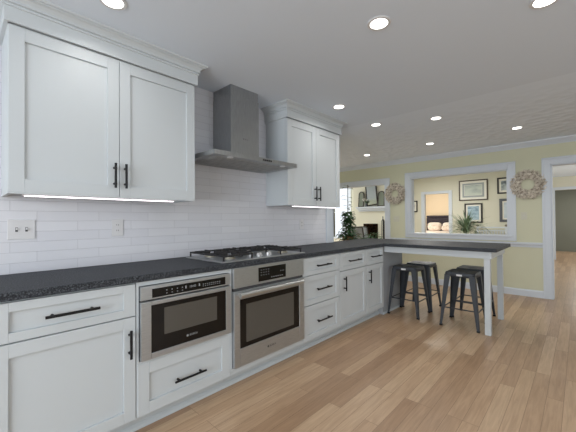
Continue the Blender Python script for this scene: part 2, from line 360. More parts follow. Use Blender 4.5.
structure(MB().box(9.1, -.7, 0, 12.6, -.6, CEIL), 'wall_bedroom_side', M['peach'])
# living-room window: frame, muntins, pane
b = MB(); a, c, z0, z1 = LW['w0'], LW['w1'], LW['wb'], LW['wt']
b.box(BACK-.02, a+.07, z0-.07, BACK+.06, a, z1+.07).box(BACK-.02, c, z0-.07, BACK+.06, c-.07, z1+.07).box(BACK-.02, a, z1, BACK+.06, c, z1+.07).box(BACK-.04, a+.09, z0-.05, BACK+.06, c-.09, z0)
b.box(BACK+.02, a, 1.45, BACK+.06, c, 1.49)
win = structure(b, 'window_1', M['trim'])
def glass_mat():
    m = mat('window_glass', (240, 244, 246), .02); bb = m.node_tree.nodes['Principled BSDF']; bb.inputs['Transmission Weight'].default_value = 1; bb.inputs['IOR'].default_value = 1.05; return m
M['glass'] = glass_mat()
win['_o'] = (0, 0, 0)
MB().box(BACK+.038, a, z0, BACK+.042, c, z1).build('pane', M['glass'], win)
# hall end wall with its cased opening and the dim room behind
b = MB().box(12, -1.75, 0, 12.1, -1.917, CEIL).box(12, -1.917, 2.03, 12.1, -3.1, CEIL).box(12, -3.1, 0, 12.1, -5.6, CEIL)
structure(b, 'wall_hall', M['living'])
structure(MB().box(11.98, -1.84, 0, 12, -1.917, 2.11).box(11.98, -1.917, 2.03, 12, -3.1, 2.11).box(11.99, -1.917, 0, 12.11, -1.935, 2.03), 'trim_8', M['trim'])
structure(MB().box(15.1, -5.6, 0, 15.2, 0, CEIL), 'wall_hall_end', M['sage'])
structure(MB().box(12.1, -1.2, 0, 15.1, -1.1, CEIL), 'wall_hall_side', M['sage'])

# ------------------------------------------------------------------ joinery
BF = -.632           # front plane of the base doors and drawers
def shaker(mb, x0, x1, z0, z1, front, back, stile=.062, rail=None, rec=.011):
    rail = rail or stile
    mb.box(x0, front, z0, x0+stile, back, z1).box(x1-stile, front, z0, x1, back, z1)
    mb.box(x0+stile, front, z0, x1-stile, back, z0+rail).box(x0+stile, front, z1-rail, x1-stile, back, z1)
    mb.box(x0+stile, front+rec, z0+rail, x1-stile, back, z1-rail)
    return mb
def handle(parent, a, b, front, vertical=False):
    """black bar pull with two posts; a..b along x (or z)."""
    m = MB(); r = .0072; y = front-.032
    if vertical:
        x, z0, z1 = a[0], a[1], b[1]
        m.tube([(x, y, z0), (x, y, z1)], r, 10)
        for z in (z0+.028, z1-.028): m.tube([(x, front+.001, z), (x, y, z)], r*.95, 8)
    else:
        z, x0, x1 = a[1], a[0], b[0]
        m.tube([(x0, y, z), (x1, y, z)], r, 10)
        for x in (x0+.03, x1-.03): m.tube([(x, front+.001, z), (x, y, z)], r*.95, 8)
    return m.build('handle', M['black'], parent, smooth=40)
G = .0018
def drawer(root, x0, x1, z0, z1, hw=.20, stile=.062, rail=.05, hz=None):
    d = shaker(MB(), x0+G, x1-G, z0+G, z1-G, BF, BF+.02, stile, rail).build('drawer', M['cab'], root, .0016)
    cx = (x0+x1)/2; cz = hz or (z0+z1)/2
    handle(d, (cx-hw/2, cz), (cx+hw/2, cz), BF)
    return d
def door(root, x0, x1, z0, z1, hx, hz0, hz1, front=BF, stile=.062, rail=.062):
    d = shaker(MB(), x0+G, x1-G, z0+G, z1-G, front, front+.02, stile, rail).build('door', M['cab'], root, .0016)
    handle(d, (hx, hz0), (hx, hz1), front, True)
    return d
def base_cabinet(x0, x1, label, solid=True, z0=.104):
    t = thing('base_cabinet', ((x0+x1)/2, -.31, 0), label, 'cabinet', 'white base cabinets along the tiled wall')
    b = MB()
    if solid: b.box(x0, BF+.022, z0, x1, -.008, .872)
    else:     # an open face frame around a built-in appliance
        b.box(x0, BF+.022, z0, x0+.008, -.008, .872).box(x1-.008, BF+.022, z0, x1, -.008, .872).box(x0+.008, -.03, z0, x1-.008, -.008, .872).box(x0+.008, BF+.022, z0, x1-.008, -.03, z0+.018)
    b.box(x0, -.55, 0, x1, -.53, z0)
    t_body = b.build('body', M['cab'], t)
    return t
c1 = base_cabinet(.092, .697, 'white base cabinet at the left end with one wide drawer over one large door')
drawer(c1, .094, .696, .687, .868, .225, .062, .042)
door(c1, .094, .696, .104, .684, .660, .463, .618)
c2 = base_cabinet(.698, 1.345, 'white base cabinet holding the microwave drawer with one deep drawer below it', False)
b = MB().box(.699, BF+.003, .104, .713, BF+.022, .872).box(1.338, BF+.003, .104, 1.346, BF+.022, .872).box(.713, BF+.003, .848, 1.338, BF+.022, .872).box(.713, BF+.003, .398, 1.338, BF+.022, .417)
b.build('face_frame', M['cab'], c2, .001)
drawer(c2, .703, 1.342, .104, .405, .215, .066, .066, .238)
c3 = base_cabinet(1.347, 2.148, 'white base cabinet framing the wall oven under the cooktop', False)
b = MB().box(1.347, BF+.003, .104, 1.362, BF+.022, .872).box(2.141, BF+.003, .104, 2.148, BF+.022, .872).box(1.362, BF+.003, .104, 2.141, BF+.022, .15)
b.build('face_frame', M['cab'], c3, .001)
c4 = base_cabinet(2.15, 2.743, 'white base cabinet with a stack of three drawers right of the oven')
drawer(c4, 2.15, 2.743, .702, .868, .225, .062, .042); drawer(c4, 2.15, 2.743, .426, .699, .225); drawer(c4, 2.15, 2.743, .104, .423, .225)
c5 = base_cabinet(2.745, 3.296, 'white base cabinet with one drawer over a door, right of the three drawer stack')
drawer(c5, 2.746, 3.295, .677, .868, .25, .058, .045); door(c5, 2.746, 3.295, .104, .674, 2.822, .465, .618, stile=.058)
c6 = base_cabinet(3.298, 3.735, 'narrow white base cabinet with a small drawer and door at the peninsula corner')
drawer(c6, 3.299, 3.733, .677, .868, .245, .056, .045); door(c6, 3.299, 3.733, .104, .674, 3.358, .467, .622, stile=.056)
# toe trim on the floor
structure(MB().sweep([(3.735, -.55), (.092, -.55)], [(0, .0), (-.018, .0), (-.016, .018), (-.004, .03), (0, .03)]), 'baseboard_cabinets', M['cab'])

# corner end panel and the peninsula table frame
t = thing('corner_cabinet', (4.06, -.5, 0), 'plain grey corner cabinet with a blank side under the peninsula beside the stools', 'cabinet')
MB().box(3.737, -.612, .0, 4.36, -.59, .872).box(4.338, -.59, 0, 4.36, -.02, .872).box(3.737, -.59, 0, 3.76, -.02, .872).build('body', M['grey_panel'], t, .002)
MB().box(3.737, -.626, 0, 4.36, -.613, .028).build('shoe_moulding', M['cab'], t, .003)

t = thing('counter_trestle', (4.16, -1.2, 0), 'white apron and square legs carrying the dark peninsula counter', 'table base')
MB().box(3.775, -.625, .80, 3.797, -1.80, .874).box(4.52, -.625, .80, 4.542, -1.80, .874).box(3.797, -1.778, .80, 4.52, -1.80, .874).build('apron', M['cab'], t, .002)
for x in (3.80, 4.50):
    s = .028
    MB().hexa([(x+.02-s, -1.755-s, 0), (x+.02+s, -1.755-s, 0), (x+.02+s, -1.755+s, 0), (x+.02-s, -1.755+s, 0)],
              [(x+.02-s, -1.755-s, .80), (x+.02+s, -1.755-s, .80), (x+.02+s, -1.755+s, .80), (x+.02-s, -1.755+s, .80)]).build('leg', M['cab'], t, .003)

# countertop: one L of dark stone
poly = [(.085, -.009), (.085, -.648), (3.724, -.648), (3.724, -1.853), (4.60, -1.853), (4.60, .05), (3.56, .05), (3.56, -.025), (3.37, -.025), (3.355, -.009)]
ctop = MB().prism(poly, .876, .914).build('countertop', M['granite'], None, .004)
tag(ctop, 'dark grey leathered stone worktop running along the wall and out as a peninsula', 'countertop')

# ------------------------------------------------------------------ upper cabinets
UF = -.325
def upper(x0, x1, split, label, dpan, hx):
    t = thing('wall_cabinet', ((x0+x1)/2, -.16, 1.372), label, 'cabinet', 'white wall cabinets beside the hood')
    MB().box(x0, UF+.022, 1.385, x1, -.007, 2.30).box(x0, UF+.022, 1.372, x0+.018, -.007, 1.385).box(x1-.018, UF+.022, 1.372, x1, -.007, 1.385).build('body', M['cab'], t, .001)
    MB().box(x0+.001, UF+.001, 1.372, x1-.001, UF+.021, 1.379).build('light_rail', M['cab'], t)
    for (a, c), h in zip(((x0, split), (split, x1)), hx):
        d = shaker(MB(), a+G, c-G, 1.379, 2.256, UF, UF+.02, .066, .07).build('door', M['cab'], t, .0016)
        handle(d, (h, 1.432), (h, 1.588), UF, True)
    prof = [(0, 2.262), (.017, 2.262), (.017, 2.338), (.025, 2.340), (.025, 2.348), (.020, 2.350), (.020, 2.354), (.031, 2.357), (.031, 2.364), (.026, 2.366), (.032, 2.376), (.044, 2.387), (.060, 2.393), (.060, 2.397), (.070, 2.398), (.074, 2.403), (.074, CEIL-.0005), (0, CEIL-.0005)]
    # wraps left side, front, right side
    MB().sweep([(x0, -.007), (x0, UF), (x1, UF), (x1, -.007)], [(o, z) for o, z in prof]).build('crown_moulding', M['cab'], t)
    return t
upper(.178, 1.250, .713, 'large white double wall cabinet with crown moulding left of the hood', None, (.681, .744))
upper(2.285, 3.222, 2.757, 'white double wall cabinet with crown moulding right of the hood', None, (2.722, 2.790))
def led(x0, x1, label):
    t = thing('under_cabinet_light', ((x0+x1)/2, -.29, 1.372), label, 'light', 'under cabinet light bars')
    MB().box(x0, -.297, 1.366, x1, -.268, 1.384).build('housing', M['plate'], t)
    MB().box(x0+.01, -.299, 1.3615, x1-.01, -.272, 1.3658).build('diffuser', M['led'], t)
led(.24, 1.10, 'long lit light bar under the large wall cabinet left of the hood')
led(2.40, 3.18, 'lit light bar under the wall cabinet right of the hood')

# ------------------------------------------------------------------ range hood
t = thing('range_hood', (1.77, -.25, 1.715), 'stainless chimney range hood mounted on the tiled wall over the cooktop', 'range hood')
hx0, hx1, hy0, hy1, hz = 1.305, 2.232, -.503, -.009, 1.72
b = MB().hexa([(hx0, hy0, hz), (hx1, hy0, hz), (hx1, hy1, hz), (hx0, hy1, hz)], [(hx0, hy0, hz+.036), (hx1, hy0, hz+.036), (hx1, hy1, hz+.036), (hx0, hy1, hz+.036)])
cx0, cx1, cy = 1.622, 1.944, -.279
b.hexa([(hx0+.01, hy0+.01, hz+.036), (hx1-.01, hy0+.01, hz+.036), (hx1-.01, hy1, hz+.036), (hx0+.01, hy1, hz+.036)], [(cx0, cy, hz+.075), (cx1, cy, hz+.075), (cx1, hy1, hz+.075), (cx0, hy1, hz+.075)])
can = b.build('canopy', M['steel_dark'], t, .0015)
for k in range(3):
    x = hx0+.06+k*.272
    m = MB().box(x, -.44, hz-.004, x+.262, -.06, hz-.0005)
    for j in range(9): m.box(x+.012+j*.027, -.425, hz-.007, x+.024+j*.027, -.075, hz-.004)
    m.build('grease_filter', M['filter'], t)
for x in (1.47, 2.06): MB().lathe([(.026, -.0055), (.026, -.0005)], (x, -.472, hz), 16).build('hood_lamp', M['plate'], t)
m = MB()
for k in range(5): m.box(1.79+k*.022, hy0-.003, hz+.011, 1.806+k*.022, hy0, hz+.024)
m.build('control_buttons', M['black'], t)
ch = MB().box(cx0, cy, hz+.075, cx1, hy1, 2.325).box(cx0+.004, cy+.004, 2.325, cx1-.004, hy1, CEIL-.0005).build('chimney', M['steel_dark'], t, .0012)
text_part('logo', 'BOSCH', .017, (1.78, cy-.0006, 1.95), None, M['slot'], t)

# ------------------------------------------------------------------ cooktop
t = thing('gas_cooktop', (1.755, -.35, .914), 'five burner steel gas cooktop with black grates set in the worktop', 'cooktop')
kx0, kx1, ky0, ky1 = 1.30, 2.212, -.612, -.085
MB().box(kx0, ky0, .914, kx1, ky1, .922).build('tray', M['steel_lip'], t, .003)
MB().box(kx0+.02, ky0+.022, .922, kx1-.02, ky1-.02, .9235).build('burner_pan', M['steel'], t)
for x, y, r in ((1.46, -.47, .036), (1.46, -.22, .046), (1.756, -.29, .062), (2.05, -.47, .04), (2.05, -.22, .04)):
    bb = MB().lathe([(r*1.25, .9236), (r*1.25, .930), (r, .932), (r, .938)], (x, y, 0), 20).build('burner', M['brass'], t, smooth=40)
    MB().lathe([(r*.92, .9385), (r*.95, .943), (r*.8, .947), (.004, .948)], (x, y, 0), 20).build('burner_cap', M['iron'], bb, smooth=40)
for gx0, gx1, gy0 in ((1.325, 1.60, -.585), (1.615, 1.897, -.43), (1.912, 2.188, -.585)):
    m = MB(); z0, z1 = .952, .964; gy1 = -.105; th = .011
    for x in (gx0, gx1-th): m.box(x, gy0, z0, x+th, gy1, z1)
    for y in (gy0, (gy0+gy1)/2-th/2, gy1-th): m.box(gx0+th, y, z0, gx1-th, y+th, z1)
    cxm = (gx0+gx1)/2
    for q in (.14, .25, .36, .64, .75, .86):
        yy = gy0+(gy1-gy0)*q; ln = .03 if q in (.25, .75) else .055
        for sx in (-1, 1): m.box(cxm+sx*ln, yy-th/2, z0, cxm+sx*((gx1-gx0)/2-th), yy+th/2, z1+.008)
    for y0_, y1_ in ((gy0+th, gy0+(gy1-gy0)*.25-.03), (gy0+(gy1-gy0)*.25+.03, gy0+(gy1-gy0)*.5-.006), (gy0+(gy1-gy0)*.5+.006, gy0+(gy1-gy0)*.75-.03), (gy0+(gy1-gy0)*.75+.03, gy1-th)):
        m.box(cxm-th/2, y0_, z0, cxm+th/2, y1_, z1+.008)
    for x in (gx0, gx1-th):
        for y in (gy0, gy1-th): m.box(x, y, .9238, x+th, y+th, z0)
    m.build('grate', M['iron'], t, .002)
for k in range(5):
    x = 1.648+k*.054; y = -.50 - (.035 if k % 2 else 0)
    kb = MB().lathe([(.021, .9237), (.021, .929), (.017, .931), (.0155, .949), (.012, .951)], (x, y, 0), 18).build('knob', M['knob'], t, smooth=35)

# ------------------------------------------------------------------ microwave drawer
t = thing('microwave_drawer', (1.027, -.35, .42), 'stainless microwave drawer built in between two cabinets left of the oven', 'microwave')
x0, x1 = .716, 1.336
MB().box(x0+.002, BF+.004, .422, x1-.002, -.05, .843).build('housing', M['slot'], t)
cp = MB().box(x0, BF-.016, .765, x1, BF+.004, .845).build('control_panel', M['steel'], t, .003)
MB().box(.781, BF-.0172, .774, 1.294, BF-.0155, .826).build('touch_strip', M['display'], cp)
y = BF-.0178
def key(x0_, z0_, x1_, z1_): MB().box(x0_, y, z0_, x1_, y+.0006, z1_).build('touch_key', M['marks'], cp)
for k in range(4): key(.865+k*.034, .803, .872+k*.034, .809); key(.865+k*.034, .786, .873+k*.034, .790)
for k in range(9): key(1.115+k*.016, .800, 1.122+k*.016, .805); key(1.115+k*.016, .788, 1.121+k*.016, .792)
key(.99, .795, .998, .812); key(1.085, .795, 1.093, .812)
text_part('clock_digits', '10:45', .022, (1.041, BF-.0178, .802), None, M['marks'], cp)
dr = MB().box(x0, BF-.022, .424, .775, BF+.004, .757).box(1.296, BF-.022, .424, x1, BF+.004, .757).box(.775, BF-.022, .424, 1.296, BF+.004, .456).box(.775, BF-.022, .732, 1.296, BF+.004, .757).build('door', M['steel'], t, .003)
g = MB().box(.776, BF-.019, .457, 1.295, BF+.002, .731).build('door_glass', M['glass_black'], dr)
MB().box(.852, BF-.0198, .545, 1.222, BF-.0188, .704).build('viewing_window', M['glass_window'], dr)
text_part('logo', 'BOSCH', .017, (1.045, BF-.0196, .497), None, M['marks'], dr)
m = MB(); m.lathe([(.0075, -.0006), (.0075, .0)], (1.003, BF-.0190, .497), 14, 'y'); m.build('emblem', M['marks'], dr)

# ------------------------------------------------------------------ wall oven
t = thing('wall_oven', (1.752, -.35, .15), 'stainless single oven with bar handle built in under the gas cooktop', 'oven')
x0, x1 = 1.364, 2.140
MB().box(x0+.004, BF+.004, .154, x1-.004, -.05, .872).build('housing', M['slot'], t)
cp = MB().box(x0, BF-.02, .727, x1, BF+.004, .875).build('control_panel', M['steel'], t, .003)
MB().box(1.60, BF-.0212, .745, 1.905, BF-.0195, .852).build('display', M['display'], cp)
y = BF-.0218
for r in range(3):
    for k in range(4): key(1.625+k*.026, .79+r*.02, 1.632+k*.026, .795+r*.02)
for k in range(6): key(1.735+k*.024, .762, 1.747+k*.024, .768)
for k in range(3): key(1.84+k*.018, .80, 1.846+k*.018, .806)
MB().box(x0+.006, BF-.008, .706, x1-.006, BF+.004, .726).build('vent_gap', M['slot'], t)
wx0, wx1, wz0, wz1 = 1.418, 2.072, .285, .642
dr = MB().box(x0, BF-.024, .155, wx0, BF+.004, .705).box(wx1, BF-.024, .155, x1, BF+.004, .705).box(wx0, BF-.024, .155, wx1, BF+.004, wz0).box(wx0, BF-.024, wz1, wx1, BF+.004, .705).build('door', M['steel'], t, .003)
MB().box(wx0+.001, BF-.022, wz0+.001, wx1-.001, BF+.002, wz1-.001).build('door_glass', M['glass_black'], dr)
MB().box(1.475, BF-.0228, .318, 2.00, BF-.0218, .60).build('viewing_window', M['glass_window'], dr)
hb = MB().tube([(1.39, BF-.06, .682), (2.085, BF-.06, .682)], .0165, 14)
for x in (1.415, 2.06): hb.box(x-.013, BF-.06, .670, x+.013, BF-.0235, .694)
hb.build('handle', M['steel_lip'], dr, smooth=40)
text_part('logo', 'BOSCH', .021, (1.745, BF-.0247, .222), None, M['slot'], dr)
MB().lathe([(.009, -.0006), (.009, .0)], (1.695, BF-.0243, .222), 14, 'y').build('emblem', M['slot'], dr)

# ------------------------------------------------------------------ plates on the tile
def plate(kind, name, x, y, z, wd, ht, label, cat, n, axis='y', group=None):
    """wall plate: axis y faces -y, axis x faces -x."""
    def bx(m, u0, d0, v0, u1, d1, v1):
        if axis == 'y': m.box(x+u0, y-d1, z+v0, x+u1, y-d0, z+v1)
        else: m.box(x-d1, y-u1, z+v0, x-d0, y-u0, z+v1)
        return m
    t = thing(name, (x, y, z-ht/2), label, cat, group)
    bx(MB(), -wd/2, 0, -ht/2, wd/2, .006, ht/2).build('cover', M['plate' if axis == 'y' else 'ivory'], t, .002)
    for k in range(n):
        u = (k-(n-1)/2)*.046
        if kind == 'toggle':
            s = bx(MB(), u-.006, .0058, -.013, u+.006, .0068, .013).build('toggle', M['slot' if axis == 'y' else 'ivory'], t)
            bx(MB(), u-.004, .0066, -.002, u+.004, .017, .010).build('lever', M['plate'], s)
        else:
            for v in (-.02, .02):
                s = bx(MB(), u-.016, .0058, v-.014, u+.016, .0076, v+.014).build('socket', M['plate'], t, .002)
                bx(bx(MB(), u-.0075, .0074, v-.004, u-.005, .0082, v+.006), u+.005, .0074, v-.004, u+.0075, .0082, v+.006).build('slots', M['slot'], s)
    return t
TW = -.0065
plate('toggle', 'light_switch', .268, TW, 1.177, .128, .118, 'double toggle switch plate on the white tile at the left', 'light switch', 2)
plate('socket', 'power_outlet', .803, TW, 1.175, .078, .12, 'white power outlet on the tile under the large wall cabinet', 'outlet', 1, group='outlets on the tile')
plate('socket', 'power_outlet', 2.86, TW, 1.17, .075, .115, 'white power outlet on the tile under the right wall cabinet', 'outlet', 1, group='outlets on the tile')
plate('toggle', 'light_switch', FARX-.0005, -1.828, 1.254, .075, .115, 'white switch plate on the yellow wall below the right wreath', 'light switch', 1, 'x', 'switch plates on the yellow wall')
plate('toggle', 'light_switch', FARX-.0005, .245, 1.225, .12, .115, 'white switch plate on the yellow wall below the left wreath', 'light switch', 2, 'x', 'switch plates on the yellow wall')

# ------------------------------------------------------------------ stools
def make_stool():
    t = thing('metal_stool', (0, 0, 0), '', 'stool', 'gunmetal stools around the peninsula')
    H = .612; s = .152; e = .200
    b = MB()
    # dished square seat with rounded corners, a carry slot and a folded skirt
    def rr(h, r, n=5):
        pts = []
        for cx, cy, a0 in ((h-r, h-r, 0), (-h+r, h-r, 90), (-h+r, -h+r, 180), (h-r, -h+r, 270)):
            pts += [(cx+r*math.cos(R(a0+90*i/n)), cy+r*math.sin(R(a0+90*i/n))) for i in range(n+1)]
        return pts
    rings = [(s+.004, .03, H-.05), (s+.002, .03, H-.008), (s-.004, .028, H), (s-.018, .02, H-.002), (s-.05, .02, H-.006)]
    vs = []; k = None
    for h, r, z in rings:
        p = rr(h, r); k = len(p); vs += [(x, y, z) for x, y in p]
    slot = [(.045*math.copysign(abs(math.cos(2*math.pi*i/k+R(7)))**.5, math.cos(2*math.pi*i/k+R(7)))*.35, .05*math.copysign(abs(math.sin(2*math.pi*i/k+R(7)))**.7, math.sin(2*math.pi*i/k+R(7))), H-.007) for i in range(k)]
    vs += slot; vs += [(x, y, H-.02) for x, y, z in slot]
    nr = len(rings)+2
    fs = [(i*k+j, i*k+(j+1) % k, (i+1)*k+(j+1) % k, (i+1)*k+j) for i in range(nr-1) for j in range(k)]
    b.add(vs, fs); seat = b.build('seat', M['stool'], t, smooth=35)
    md = seat.modifiers.new('solid', 'SOLIDIFY'); md.thickness = .0025
    MB().box(-s-.0085, -.028, H-.036, -s-.0045, .028, H-.016).build('badge', M['plate'], seat)
    for sx in (-1, 1):
        for sy in (-1, 1):
            m = MB(); tw, bw = .062, .026        # folded sheet legs, L section, tapering to the foot
            tx, ty, bx_, by = sx*(s+.003), sy*(s+.003), sx*e, sy*e
            g = .003
            for q in (0, 1):
                def pt(cx, cy, z, wd):
                    if q == 0: return [(cx, cy, z), (cx-sx*wd, cy, z), (cx-sx*wd, cy-sy*g, z), (cx, cy-sy*g, z)]
                    return [(cx, cy, z), (cx-sx*g, cy, z), (cx-sx*g, cy-sy*wd, z), (cx, cy-sy*wd, z)]
                A = pt(bx_, by, .012, bw); B = pt(tx, ty, H-.03, tw)
                m.hexa(A, B)
            lg = m.build('leg', M['stool'], t, .001)
            MB().box(bx_+sx*.002, by+sy*.002, 0, bx_-sx*.028, by-sy*.028, .016).build('foot_cap', M['black'], lg, .002)
    def at(z): return s+.003+(e-s-.003)*(1-(z-.012)/(H-.042))
    for z, sl in ((.20, 'x'), (.20, 'y')):
        a = at(z)-.006
        for sg in (-1, 1):
            m = MB()
            m.tube([(-a, sg*a, z), (a, sg*a, z)] if sl == 'x' else [(sg*a, -a, z+.012), (sg*a, a, z+.012)], .0072, 8)
            m.build('crossbar', M['stool'], t, smooth=40)
    for sg in (-1, 1):
        m = MB()
        m.hexa([(-s*.86, sg*s-.0015, H-.05), (s*.86, sg*s-.0015, H-.05), (s*.86, sg*s+.0015, H-.05), (-s*.86, sg*s+.0015, H-.05)], [(-s*.86, sg*s-.0015, H-.012), (s*.86, sg*s-.0015, H-.012), (s*.86, sg*s+.0015, H-.012), (-s*.86, sg*s+.0015, H-.012)])
        m.build('skirt', M['stool'], t)
    return t
st0 = make_stool()
stools = [(4.03, -.832, 'gunmetal metal stool tucked under the peninsula nearest the white end panel'),
          (4.445, -.845, 'gunmetal metal stool on the far side of the peninsula nearest the end panel'),
          (4.01, -1.475, 'gunmetal metal stool on the near side next to the white peninsula leg'),
          (4.417, -1.485, 'gunmetal metal stool on the far side hidden behind the white peninsula leg')]
for i, (x, y, lab) in enumerate(stools):
    o = st0 if i == 0 else copy_tree(st0)
    o.location = (x, y, 0); o['label'] = lab

# ------------------------------------------------------------------ recessed lights
lights = [(.572, -.653, 'recessed ceiling light above the large wall cabinet'), (1.745, -1.601, 'recessed ceiling light nearest the middle of the kitchen ceiling'),
          (2.747, -.640, 'recessed ceiling light just in front of the right wall cabinet'), (3.597, -.621, 'recessed ceiling light next beyond the right wall cabinet'),
          (3.865, -1.249, 'recessed ceiling light above the middle of the peninsula'), (5.036, -1.883, 'recessed ceiling light nearest the doorway and right wreath'),
          (5.11, -.76, 'recessed ceiling light nearest the pass-through opening'), (2.19, -2.349, 'recessed ceiling light at the top right edge of the view'),
          (5.19, .386, 'recessed ceiling light farthest left near the left wreath')]
lt0 = None
for i, (x, y, lab) in enumerate(lights):
    if lt0 is None:
        lt0 = thing('ceiling_light', (x, y, CEIL-.006), lab, 'ceiling light', 'recessed lights in the kitchen ceiling')
        m = MB(); prof = [(.052, CEIL-.0055), (.052, CEIL-.001), (.07, CEIL-.0005), (.07, CEIL-.003), (.066, CEIL-.0062)]
        n = 28; k = len(prof)
        m.add([(x+r*math.cos(2*math.pi*j/n), y+r*math.sin(2*math.pi*j/n), z) for r, z in prof for j in range(n)],
              [(i_*n+j, i_*n+(j+1) % n, ((i_+1) % k)*n+(j+1) % n, ((i_+1) % k)*n+j) for i_ in range(k) for j in range(n)])
        m.build('trim_ring', M['plate'], lt0, smooth=40)
        MB().lathe([(.052, CEIL-.005), (.052, CEIL-.002)], (x, y, 0), 24).build('lens', M['lens'], lt0)
    else:
        o = copy_tree(lt0); o.location = (x, y, CEIL-.006); o['label'] = lab
    l = bpy.data.lights.new('downlight_beam', 'AREA'); l.shape = 'DISK'; l.size = .095; l.energy = {0: 1.5, 2: 1.9}.get(i, 3.5); l.color = (1, .97, .93); l.spread = R(150)
    lo = bpy.data.objects.new('downlight_beam', l); COL.objects.link(lo); lo.location = (x, y, CEIL-.012)

# ------------------------------------------------------------------ wreaths on the far wall
def wreath(cy, cz, ro, ri, label):
    b = MB(); rm = (ro+ri)/2; hw = (ro-ri)/2
    for k in range(1300):
        a = random.uniform(0, 2*math.pi); q = random.uniform(-1, 1); dep = random.uniform(.012, .055)*(1-.45*abs(q))
        r = rm+hw*q*.85; c = Vector((FARX-.004-dep, cy-r*math.cos(a), cz+r*math.sin(a)))
        tan = Vector((0, math.sin(a), math.cos(a))); rad = Vector((0, -math.cos(a), math.sin(a)))
        d = tan*random.uniform(.4, 1) + rad*(q*.9+random.uniform(-.45, .45)) + Vector((random.uniform(-.5, .05), 0, 0))
        d.normalize(); L = random.uniform(.045, .08); w_ = random.uniform(.009, .016)
        s = d.cross(Vector((1, 0, 0))).normalized(); n = s.cross(d)
        p0, p1, mid = c-d*L/2, c+d*L/2, c
        for pp in (p0, p1): pp.x = min(pp.x, FARX-.002)
        b.add([p0, mid+s*w_*.5, mid+n*w_*.35, mid-s*w_*.5, mid-n*w_*.35, p1], [(0,1,2),(0,2,3),(0,3,4),(0,4,1),(5,2,1),(5,3,2),(5,4,3),(5,1,4)])
    t = thing('wreath', (FARX-.002, cy, cz-ro), label, 'wreath', 'dried leaf wreaths on the yellow wall')
    b.build('leaves', M['twig'], t)
    m = MB(); n = 32
    pts = [(FARX-.02, cy-rm*math.cos(2*math.pi*j/n), cz+rm*math.sin(2*math.pi*j/n)) for j in range(n+1)]
    m.tube(pts, .012, 8); m.build('ring', M['bark'], t, smooth=60)
wreath(.262, 1.735, .222, .075, 'round dried leaf wreath between the passage and the pass-through opening')
wreath(-1.882, 1.745, .232, .085, 'round dried leaf wreath between the pass-through opening and the doorway')

# ------------------------------------------------------------------ pictures in the living room
def picture(y0, y1, z0, z1, fr, bd, frame, art, label, mat2=None, inner=.03, name='framed_picture', x=BACK, group='framed pictures on the living room wall'):
    """hangs on the plane x, facing -x; y0>y1."""
    t = thing(name, (x-.01, (y0+y1)/2, z0), label, 'picture', group)
    m = MB(); d = .026
    m.box(x-d, y0, z0, x-.001, y0-fr, z1).box(x-d, y1+fr, z0, x-.001, y1, z1).box(x-d, y0-fr, z0, x-.001, y1+fr, z0+fr).box(x-d, y0-fr, z1-fr, x-.001, y1+fr, z1)
    m.build('frame', frame, t, .003)
    MB().box(x-.014, y0-fr, z0+fr, x-.002, y1+fr, z1-fr).build('mat_board', M['mat_board'], t)
    q = fr+bd
    if mat2:
        MB().box(x-.0155, y0-q, z0+q, x-.0142, y1+q, z1-q).build('inner_mat', mat2, t); q += inner
        MB().box(x-.0162, y0-q+.008, z0+q-.008, x-.0157, y1+q-.008, z1-q+.008).build('inner_border', M['mat_board'], t)
    MB().box(x-.0175, y0-q, z0+q, x-.0165, y1+q, z1-q).build('print', art, t)
    return t
picture(-.171, -.818, 1.68, 2.20, .026, .055, M['frame_brown'], M['art_coast'], 'wide framed landscape print with grey mat, largest seen through the pass-through', M['mat_grey'], .05)
picture(-.293, -.695, 1.11, 1.605, .034, .04, M['frame_black'], M['art_blue'], 'black framed blue print hanging right below the wide landscape print')
picture(-1.012, -1.55, 1.81, 2.20, .034, .045, M['frame_black'], M['art_dark'], 'black framed grey print at upper right through the pass-through')
picture(-1.05, -1.50, 1.13, 1.69, .06, .03, M['frame_grey'], M['art_pale'], 'grey framed pale print at lower right through the pass-through')
picture(1.20, .905, 1.415, 1.735, .03, .05, M['frame_black'], M['art_dark'], 'small black framed print left of the bedroom doorway')

# ------------------------------------------------------------------ white bench below the pictures
t = thing('bench', (8.7, -.9, 0), 'white slatted bench with round post tops below the framed pictures', 'bench')
MB().box(8.5, -.60, .42, 8.93, -1.19, .46).build('seat', M['trim'], t, .004)
m = MB().box(8.90, -.61, .985, 8.925, -1.18, 1.015).box(8.90, -.61, .91, 8.925, -1.18, .935).box(8.90, -.61, .50, 8.925, -1.18, .53)
for k in range(9): m.box(8.905, -.66-k*.057, .53, 8.92, -.68-k*.057, .91)
m.build('backrest', M['trim'], t, .003)
for yy in (-.60, -1.19):
    m = MB().box(8.89, yy-.02, 0, 8.935, yy+.02, 1.02)
    pt = m.build('post', M['trim'], t, .003)
    MB().lathe([(.008, 1.02), (.026, 1.035), (.03, 1.05), (.022, 1.068), (.003, 1.075)], (8.912, yy, 0), 14).build('finial', M['pot'], pt, smooth=50)
    MB().box(8.5, yy-.02, 0, 8.54, yy+.02, .42).build('leg', M['trim'], t, .003)

